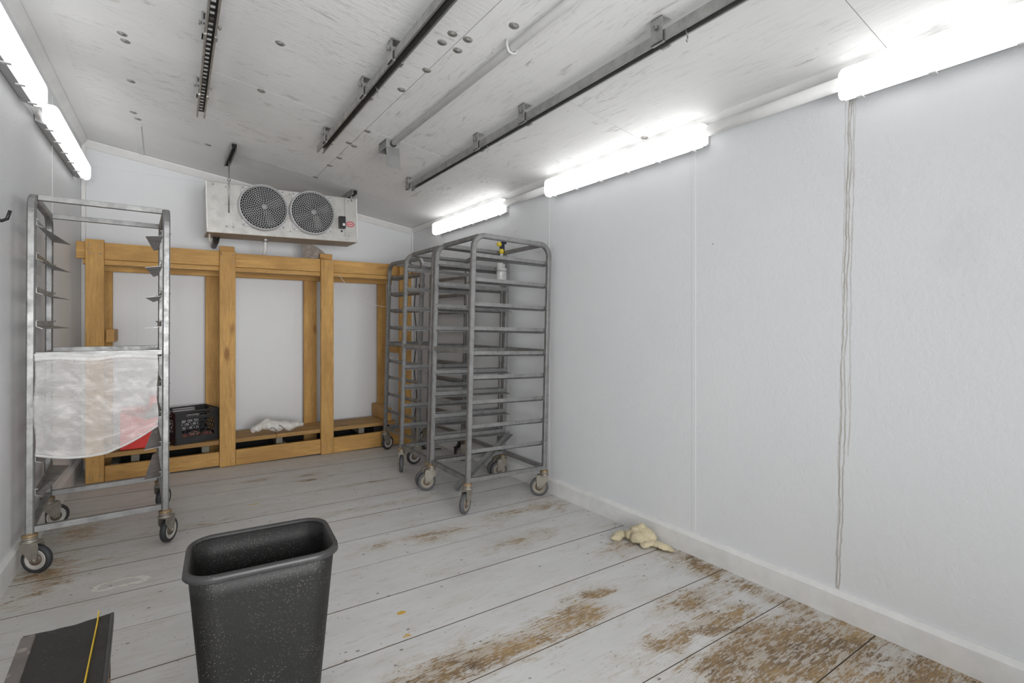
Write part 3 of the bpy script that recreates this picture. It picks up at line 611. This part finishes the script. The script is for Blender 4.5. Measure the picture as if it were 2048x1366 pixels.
def rack(loc, rot, tilt, W, L, swiv, label, fl=.078, ring=RING, hub=HUB, group='aluminium pan racks', midtop=1.062, ztop=1.862, skip=()):
    root = tag(empty('pan_rack', loc), label, 'pan rack', group)
    root.rotation_euler = (Matrix.Rotation(tilt, 3, 'Y') @ Matrix.Rotation(rot, 3, 'Z')).to_euler()
    T = .034; zb = .192; rb = .085; hw, hl = W / 2, L / 2
    for s in (-1, 1):
        pts = [(s * hw, -hl, zb)]
        for i in range(9):
            a = R(180 - 90 * i / 8); pts.append((s * hw, -hl + rb + rb * math.cos(a), ztop - T / 2 - rb + rb * math.sin(a)))
        for i in range(9):
            a = R(90 - 90 * i / 8); pts.append((s * hw, hl - rb + rb * math.cos(a), ztop - T / 2 - rb + rb * math.sin(a)))
        pts.append((s * hw, hl, zb))
        MB().sweep(pts, sq(T, T, .006), normal=(1, 0, 0)).build('side_frame', ALU, root)
        for k in range(9):
            if (s, k) in skip: continue
            z = .387 + .1655 * k + random.uniform(-.002, .002); b = MB(); xi = s * (hw - T / 2); dr = random.uniform(-.003, .003)
            b.box((min(xi, xi - s * .003), -hl + .004, z - .012), (max(xi, xi - s * .003), hl - .004, z + .016))
            yo = hl - .002; ff, fb = (fl * .32, fl) if s < 0 else (fl, fl * .32); zi = .022
            b.add([(xi, -yo, z - .012), (xi, yo, z - .012), (xi - s * fb, yo - .002, z - zi + dr), (xi - s * ff, -yo + .004, z - zi + dr), (xi, -yo, z - .0095), (xi, yo, z - .0095), (xi - s * fb, yo - .002, z - zi + .0025 + dr), (xi - s * ff, -yo + .004, z - zi + .0025 + dr)],
                  [(3, 2, 1, 0), (4, 5, 6, 7), (0, 1, 5, 4), (1, 2, 6, 5), (2, 3, 7, 6), (3, 0, 4, 7)])
            b.build('runner', ALU, root)
        MB().box((s * hw - .012, -hl + .01, .196), (s * hw + .012, hl - .01, .222)).build('bottom_rail', ALU, root)
        bt = MB()
        for k in range(9):
            z = .387 + .1655 * k + .004
            for yy in (-hl, hl):
                bt.lathe([(0, .004), (.0045, .003), (.005, 0)], Matrix.Translation((s * (hw + T / 2), yy, z)) @ Matrix.Rotation(R(90) * s, 4, 'Y'), 6)
                bt.lathe([(0, .012), (.0045, .012), (.0045, 0)], Matrix.Translation((s * (hw - T / 2), yy, z + .012)) @ Matrix.Rotation(-R(90) * s, 4, 'Y'), 6)
        stuff(bt.build('rivets', STEELW, root))
    for yy, nm in ((-hl, 'f'), (hl, 'b')):
        i = 1 if yy > 0 else -1
        MB().box((-hw + T / 2, yy - i * .055 - .014, ztop - T + .002), (hw - T / 2, yy - i * .055 + .014, ztop - .004)).build('top_bar', ALU, root, bevel=.002)
        MB().box((-hw + T / 2, yy - .014, midtop - .014), (hw - T / 2, yy + .014, midtop + .014)).build('middle_bar', ALU, root, bevel=.002)
        MB().box((-hw + T / 2, yy - .015, .196), (hw - T / 2, yy + .015, .226)).build('bottom_bar', ALU, root, bevel=.002)
    for (sx, sy), an in zip(((-1, -1), (1, -1), (1, 1), (-1, 1)), swiv):
        caster(root, (sx * hw, sy * hl, 0), an - math.degrees(rot), ring=ring, hub=hub)
    return root
TAN = plain('tan_wheel', (.30, .27, .22), .55)
xc = -.268; rack((xc, 3.70, fz(xc) + .001), R(2.0), .004, .545, .655, (-30, 60, 60, 30), 'aluminium pan rack against the left wall with a clear bag hung on it')
# racks by the right wall: local +y is turned toward the wall
xc = 1.985; rack((xc, 3.19, fz(xc) + .001), R(-90), .028, .545, .645, (168, 215, 141, 168), 'nearest aluminium pan rack on the right, with a spray bottle hooked on top', ring=TAN, hub=HUB)
xc = 1.99; rack((xc, 3.795, fz(xc) + .001), R(-90), .028, .535, .64, (250, 168, 172, 141), 'middle aluminium pan rack on the right, between two other racks', ring=TAN, hub=HUB)
ph = .10; W_, L_ = .49, .64
xc = 1.885 + W_ / 2 * math.cos(ph) - L_ / 2 * math.sin(ph); yc = 4.205 + W_ / 2 * math.sin(ph) + L_ / 2 * math.cos(ph)
rack((xc, yc, fz(xc) + .001), ph, .028, W_, L_, (180, 200, 120, 20), 'farthest aluminium pan rack on the right, turned sideways by the timber frame', fl=.06)
b = MB(); p0 = Vector((1.80, 3.33, .036)); p1 = Vector((2.345, 3.395, .375)); d = (p1 - p0).normalized()
b.sweep([p0, p1], [(-.018, -.018), (.018, -.018), (.018, -.015), (-.015, -.015), (-.015, .018), (-.018, .018)]); b = b.build('angle_bar', ALU); tag(b, 'loose aluminium angle bar leaning across the bottom of the nearest right rack', 'metal bar')

# ---------------------------------------------------------------- clear bag on the left rack
bag = tag(empty('clear_bag', (-.26, 3.31, .60)), 'clear plastic bag with sagging hem hung over the left rack middle bar', 'plastic bag')
NX, NZ = 60, 60
def bagpt(i, j, side):
    u = i / NX; v = j / NZ; x = -.505 + .487 * u + .004 * math.sin(9 * v)
    bot = .635 - .052 * math.sin(PI * min(1, u / .62) * .62 + .35) + (.11 * max(0, (u - .55) / .45) ** 1.5) + .012
    top = 1.098 + .006 * math.sin(11 * u)
    z = top + (bot - top) * v
    nz = noise.noise(Vector((x * 7 + side * 5, z * 13, side))) * .014 + noise.noise(Vector((x * 20, z * 30 + x * 20, side * 3))) * .003
    y = 3.338 - side * (.012 + .030 * math.sin(PI * min(1, v * 1.1)) ** .8) * math.sin(PI * min(max(u, .04), .96)) ** .4 + nz * min(1, v * 6) + .04 * (u - .5) * .5
    if v < .04: y = 3.335 + .012 * side * (-1) * 1.6 + (u - .5) * .02
    return Vector((x, y, z)) - Vector(bag.location)
for side, nm in ((1, 'front_layer'), (-1, 'back_layer')):
    m = MB(); m.add([bagpt(i, j, side) for j in range(NZ + 1) for i in range(NX + 1)], [(j * (NX + 1) + i, j * (NX + 1) + i + 1, (j + 1) * (NX + 1) + i + 1, (j + 1) * (NX + 1) + i) for j in range(NZ) for i in range(NX)], True)
    m.build(nm, FILM, bag, recalc=False)
    m = MB(); m.tube([bagpt(i, NZ, side) + Vector((0, 0, -.004 * (1 - side))) for i in range(NX + 1)], .0042, 6).build('hem', HEM, bag)
m = MB(); m.sweep([(bagpt(i, 0, 1) + bagpt(i, 0, -1)) / 2 + Vector((0, 0, .002)) for i in range(NX + 1)], sq(.036, .004)).build('folded_top', HEM, bag)

# ---------------------------------------------------------------- things on the shelf
SZ = .261
def hexbars(m, M, w, h, px_, r=.0032):
    """oval-cell lattice in the local x-z plane, x 0..w, z 0..h"""
    dx = px_; dz = px_ * .62; row = 0; z = dz * .6
    while z < h - dz * .3:
        x = dx * .5 + (row % 2) * dx / 2
        while x < w - dx * .35:
            pts = [M @ Vector((min(w, max(0, x + dx * .56 * math.cos(2 * PI * k / 8))), 0, min(h, max(0, z + dz * .60 * math.sin(2 * PI * k / 8))))) for k in range(8)]
            m.sweep(pts, sq(r * 1.6, r * 1.6), closed=True, normal=M.to_3x3() @ Vector((0, 1, 0)))
            x += dx
        z += dz; row += 1
cr = tag(empty('milk_crate', (.091, 4.985, SZ)), 'black plastic milk crate with lattice sides standing on the timber shelf', 'crate')
cr.rotation_euler = (0, 0, R(17)); CW, CD, CH = .345, .32, .272
sides = [((0, 0, 0), 0, CW), ((CW, 0, 0), 90, CD), ((CW, CD, 0), 180, CW), ((0, CD, 0), 270, CD)]
for (p, a, wd) in sides:
    M = Matrix.Translation(p) @ Matrix.Rotation(R(a), 4, 'Z')
    m = MB(); m.box((0, 0, 0), (wd, .010, .055), M); m.box((0, -.002, 0), (wd, .012, .008), M)
    for z in (.205, .225, .245): m.box((0, -.005, z), (wd, .008, z + .004), M)
    m.box((0, 0, .200), (wd, .006, .225), M); m.box((0, 0, .225), (wd * .24, .006, CH), M); m.box((wd * .76, 0, .225), (wd, .006, CH), M); m.box((0, -.006, CH - .012), (wd, .010, CH), M)
    m.box((0, 0, .05), (wd * .14, .007, .205), M); m.box((wd * .86, 0, .05), (wd, .007, .205), M)
    M2 = M @ Matrix.Translation((wd * .14, .003, .052)); hexbars(m, M2, wd * .72, .152, .052)
    m.build('side_wall', BLKC, cr)
m = MB(); m.box((0, 0, .001), (CW, CD, .008)); m.build('base', BLKC, cr)
def crumple(name, blobs, m, vox, seed, amp, parent=None, sc=9, loc=(0, 0, 0)):
    bm = bmesh.new()
    for (c, s, ry, rz) in blobs:
        M = Matrix.Translation(c) @ Matrix.Rotation(rz, 4, 'Z') @ Matrix.Rotation(ry, 4, 'Y') @ Matrix.Diagonal((*s, 1))
        bmesh.ops.create_uvsphere(bm, u_segments=20, v_segments=12, radius=1, matrix=M)
    me = bpy.data.meshes.new(name); bm.to_mesh(me); bm.free(); me.materials.append(m)
    o = bpy.data.objects.new(name, me); link(o, parent); o.location = loc
    r_ = o.modifiers.new('remesh', 'REMESH'); r_.mode = 'VOXEL'; r_.voxel_size = vox; r_.use_smooth_shade = True
    for k, (s_, a_) in enumerate(((sc, amp), (sc * 2.6, amp * .5))):
        t = bpy.data.textures.new(name + str(k), 'CLOUDS' if k else 'MUSGRAVE' if False else 'CLOUDS'); t.noise_scale = 1 / s_; t.noise_depth = 2
        d = o.modifiers.new('crease', 'DISPLACE'); d.texture = t; d.strength = a_; d.mid_level = .5; d.texture_coords = 'GLOBAL'
    return o
for k, (dx, dy, cl) in enumerate(((.10, .10, REDD), (.2, .17, plain('pink_rags', (.42, .24, .2), .8, var=.4)), (.26, .08, REDD))):
    o = crumple('rag', [((0, 0, .03), (.06, .045, .028), .2, k)], cl, .006, k, .02)
    q = Matrix.Rotation(R(17), 3, 'Z') @ Vector((dx, dy, 0)); o.location = (.091 + q.x, 4.985 + q.y, SZ + .012)
    tag(o, ('brownish red rag in the bottom left of the black crate', 'pinkish rag at the back of the black crate', 'dark red rag at the right inside the black crate')[k], 'rag', 'rags inside the milk crate')
rb_ = tag(empty('red_bin', (-.27, 5.05, SZ)), 'bright red plastic bin on the timber shelf, seen through the clear bag', 'bin')
m = MB(); Mx = Matrix.Rotation(R(90), 4, 'X')
m.prism([(0, 0), (.25, 0), (.25, .415), (.19, .412), (.185, .225), (0, .305)], Mx @ Matrix.Translation((0, 0, -.005)), .005)
m.box((.246, 0, 0), (.25, .30, .415)); m.box((0, 0, 0), (.004, .30, .305)); m.box((0, .296, 0), (.25, .30, .30)); m.box((0, 0, 0), (.25, .30, .004))
m.build('bin_shell', RED, rb_, bevel=.0015)
MB().box((.02, .02, .01), (.235, .28, .20)).build('contents', plain('dark_grey_contents', (.16, .16, .17), .7, var=.3), rb_, bevel=.02)
m = MB(); m.box((.19, -.004, .36), (.25, 0.0, .372)).box((.19, -.004, .385), (.25, 0.0, .397)); m.build('rib', RED, rb_)
ct = tag(empty('crumpled_bag', (.86, 5.07, SZ + .010)), 'crumpled white shop bag with black print lying on the shelf', 'bag')
crumple('bag_body', [((-.02, -.01, .045), (.12, .055, .040), .10, -.1), ((.10, -.005, .035), (.12, .045, .026), .08, .1), ((-.15, .01, .035), (.06, .05, .032), -.2, .4), ((-.06, .0, .065), (.05, .04, .03), .3, 0), ((.20, .0, .035), (.05, .035, .022), 0, 0)], CLOTH, .007, 2, .035, ct, 11).scale = (1, 1, 1.3)
for (a, b2, c) in (((-.045, .030), (-.02, .046), (.01, .012)), ((.03, .05), (.055, .042), (.075, .018))):
    pts = []
    for i in range(9):
        t = i / 8; x = (1 - t) ** 2 * a[0] + 2 * t * (1 - t) * b2[0] + t * t * c[0]; z = (1 - t) ** 2 * a[1] + 2 * t * (1 - t) * b2[1] + t * t * c[1]
        pts.append((x - .01, -.078 + .1 * abs(z - .045), 1.3 * z + .006))
    MB().sweep(pts, sq(.004, .009)).build('printed_mark', INK, ct)

# ---------------------------------------------------------------- spray bottle
sb = tag(empty('spray_bottle', (2.27, 3.42, 1.58)), 'translucent spray bottle with yellow and navy trigger hooked on the nearest right rack', 'spray bottle')
m = MB(); prof = [(0, .0), (.040, .0), (.045, .01), (.045, .15), (.038, .185), (.022, .215), (.014, .235), (.014, .262), (0, .262)]
m.lathe(prof, Matrix.Diagonal((1, .75, 1, 1)), 24); m.build('bottle_body', BOTTLE, sb)
m = MB()
for z, a, b_ in ((.17, -.006, .03), (.155, .012, .026), (.14, .01, .03)): m.box((a, -.036, z), (b_, -.034, z + .008))
m.build('printed_text', INK, sb)
m = MB(); m.lathe([(0, .255), (.018, .255), (.019, .285), (.014, .292), (0, .292)], Matrix.Identity(4), 14); m.build('collar', YPL, sb)
m = MB(); m.box((-.012, -.012, .288), (.014, .012, .345)); m.box((.0, -.010, .335), (.045, .010, .365)); m.box((.020, -.006, .27), (.028, .006, .335)); m.build('trigger', NAVY, sb, bevel=.003)
m = MB(); m.lathe([(0, 0), (.016, .0), (.018, .02), (.012, .035), (0, .036)], Matrix.Translation((-.012, -.006, .325)) @ Matrix.Rotation(R(-80), 4, 'Y'), 12); m.build('nozzle', YPL, sb)

# ---------------------------------------------------------------- hooks, cords, small things at the back
def hook(x, y, z, s, label):
    o = MB().tube([(x, y, z + .02), (x + s * .02, y, z - .01), (x + s * .035, y, z - .022), (x + s * .055, y - .01, z - .012), (x + s * .065, y - .012, z + .025)], .0065, 8).build('wall_hook', BLACK); tag(o, label, 'hook')
    MB().cbox((x + s * .002, y, z + .02), (.005, .03, .04)).build('hook_plate', BLACK, o)
hook(xl(3.0), 3.05, 1.73, 1, 'black coat hook on the left wall at the picture edge')
hook(XR, 5.20, 1.68, -1, 'black hook on the right wall behind the farthest rack')
cd = []
for i in range(60):
    t = i / 59; cd.append((2.20 + .012 * math.sin(t * 17), 4.955 + .008 * math.sin(t * 11), 1.87 - 1.62 * t))
o = MB().tube([(2.13, 4.955, 1.90)] + cd + [(2.19, 4.92, .12), (2.20, 4.85, .03)], .0055, 7).build('hanging_cord', BLACK); tag(o, 'black power cord hanging down the right post of the timber frame', 'cord')
o = MB().tube([(2.235 + .01 * math.sin(i * .5), 4.95, 1.25 - 1.1 * i / 30) for i in range(31)], .0035, 6).build('white_cord', WIRE); tag(o, 'thin white cord hanging beside the black one', 'cord')
pts = []
for i in range(60):
    t = i / 59; a = t * 4 * PI; pts.append((2.22 + (.07 + .02 * math.sin(3 * a)) * math.cos(a), 4.80 + .06 * math.sin(a) - .25 * t * t, fz(2.2) + .008 + .012 * abs(math.sin(a * .7))))
o = MB().tube(pts, .006, 7).build('coiled_cord', BLACK); tag(o, 'black cord coiled on the floor in the far right corner', 'cord')
o = MB().box((-.05, -.035, 0), (.05, .035, .10)).build('trap_box', BLKC, bevel=.006); o.location = (2.33, 4.22, fz(2.33) + .001); o.rotation_euler = (0, 0, .2); tag(o, 'small black box on the floor by the baseboard behind the racks', 'box')
MB().box((-.052, -.037, .085), (.052, .037, .10)).build('box_lid', BLACK, o, bevel=.003); MB().tube([(-.03, 0, .1), (-.02, 0, .12), (.02, 0, .12), (.03, 0, .1)], .004, 6).build('handle', BLACK, o)

# ---------------------------------------------------------------- rag by the baseboard
o = crumple('floor_rag', [((-.06, .115, .022), (.075, .028, .022), 0, .05), ((-.02, .07, .03), (.04, .03, .028), .3, .7), ((-.01, .02, .035), (.045, .05, .034), 0, .2), ((.01, .055, .062), (.045, .035, .025), .5, .6),
     ((.055, .0, .038), (.06, .045, .032), .5, -.9), ((.035, -.085, .018), (.10, .038, .016), .06, -1.4), ((-.015, -.045, .015), (.05, .03, .014), 0, .2), ((.045, -.15, .012), (.05, .02, .01), 0, -1.35), ((.035, .03, .07), (.02, .018, .03), 0, 0)], RAG, .0055, 4, .022, None, 14)
o.location = (2.26, 1.955, fz(2.24) + .002); tag(o, 'crumpled cream rag on the floor against the right baseboard', 'rag')

# ---------------------------------------------------------------- waste bin
BZ = .560
bn = tag(empty('waste_bin', (.268, 1.787, fz(.27) + .001)), 'tall black rectangular waste bin dusted with white specks in the foreground', 'waste bin')
bn.rotation_euler = (0, 0, R(-5.0)); Hb = BZ - fz(.27)
def ringpts(w_, d_, r, z): return [(x, y, z) for x, y in rr(w_, d_, r, 6)]
def loft(rings, m, name, parent, close_bottom=False, close_top=False):
    k = len(rings[0]); mb = MB(); vs = [v for r_ in rings for v in r_]; fs = []
    for i in range(len(rings) - 1):
        for j in range(k): fs.append((i * k + j, i * k + (j + 1) % k, (i + 1) * k + (j + 1) % k, (i + 1) * k + j))
    if close_bottom: fs.append(tuple(range(k)))
    if close_top: fs.append(tuple((len(rings) - 1) * k + j for j in range(k)))
    mb.add(vs, fs, True); return mb.build(name, m, parent)
W0, D0, W1, D1 = .32, .22, .402, .312
n_ = 8; outer = [ringpts(W0 + (W1 - W0) * i / n_, D0 + (D1 - D0) * i / n_, .055 + .012 * i / n_, Hb * .985 * i / n_) for i in range(n_ + 1)]
inner = [ringpts(W0 - .008 + (W1 - W0) * i / n_, D0 - .008 + (D1 - D0) * i / n_, .052 + .012 * i / n_, .006 + (Hb * .985 - .006) * i / n_) for i in range(n_, -1, -1)]
loft([ringpts(W0 - .06, D0 - .06, .03, 0)] + outer + inner + [ringpts(W0 - .07, D0 - .07, .03, .006)], BIN, 'bin_body', bn, True, True)
r1 = []
for (dw, dz) in ((-.010, -.002), (-.006, .003), (.002, .006), (.016, .005), (.024, -.001), (.027, -.014), (.023, -.016), (.020, -.005), (.004, -.006), (-.010, -.006)):
    r1.append(ringpts(W1 + dw, D1 + dw, .07 + dw / 2, Hb - .008 + dz))
loft(r1, BINR, 'rolled_rim', bn)

# ---------------------------------------------------------------- black step
SZT = .30
st = tag(empty('step_stool', (-.235, 1.85, fz(-.24) + .001)), 'scuffed black step box with a yellow strap in the bottom left corner', 'step stool')
st.rotation_euler = (0, 0, R(1.5)); H_ = SZT - fz(-.24)
wd, dp = .215, .29
def stepgrid(z, nx=30, ny=30):
    vs = []; 
    for j in range(ny + 1):
        for i in range(nx + 1):
            u = i / nx; v = j / ny; x = -wd / 2 + wd * u; y = -dp + 2 * dp * v
            if v > .97: y += .008 * noise.noise(Vector((x * 22, 0, 1))) - .012 * (1 - u) * .3
            zz = z - .006 * math.sin(PI * u) * (.4 + .6 * v) + .002 * noise.noise(Vector((x * 12, y * 12, 0)))
            vs.append((x, y, zz))
    return vs, [(j * (nx + 1) + i, j * (nx + 1) + i + 1, (j + 1) * (nx + 1) + i + 1, (j + 1) * (nx + 1) + i) for j in range(ny) for i in range(nx)]
m = MB(); vs, fs = stepgrid(H_); m.add(vs, fs, True); vs2, fs2 = stepgrid(H_ - .012); m.add(vs2, [f[::-1] for f in fs2], True)
m.build('step_top', STEP, st)
MB().box((-wd / 2 - .004, -dp, H_ - .03), (-wd / 2 + .030, dp - .012, H_ + .003)).build('left_edge', STEPW, st, bevel=.004)
MB().box((wd / 2 - .006, -dp, H_ - .03), (wd / 2 + .005, dp, H_ + .002)).build('right_edge', BINR, st, bevel=.003)
MB().box((-wd / 2 + .01, dp - .018, 0), (wd / 2 - .004, dp - .006, H_ - .012)).build('back_panel', RUSTY, st)
MB().box((-wd / 2 + .01, -dp + .006, 0), (wd / 2 - .004, -dp + .018, H_ - .012)).build('front_panel', RUSTY, st)
MB().box((-wd / 2 + .002, -dp, 0), (-wd / 2 + .014, dp - .01, H_ - .012)).build('side_panel', STEP, st)
MB().box((-wd / 2 + .02, -.01, 0.0), (wd / 2 - .03, .0, H_ - .012)).build('inner_panel', STEP, st)
MB().sweep([(.060, -dp - .004, H_ * .3), (.060, -dp - .004, H_ + .002), (.066, 0, H_ + .0), (.072, dp - .05, H_ + .001), (.072, dp + .004, H_ + .006), (.072, dp + .006, H_ - .02), (.072, dp + .004, H_ * .4)], [(-.0015, -.0075), (.0015, -.0075), (.0015, .0075), (-.0015, .0075)]).build('strap', YEL, st)
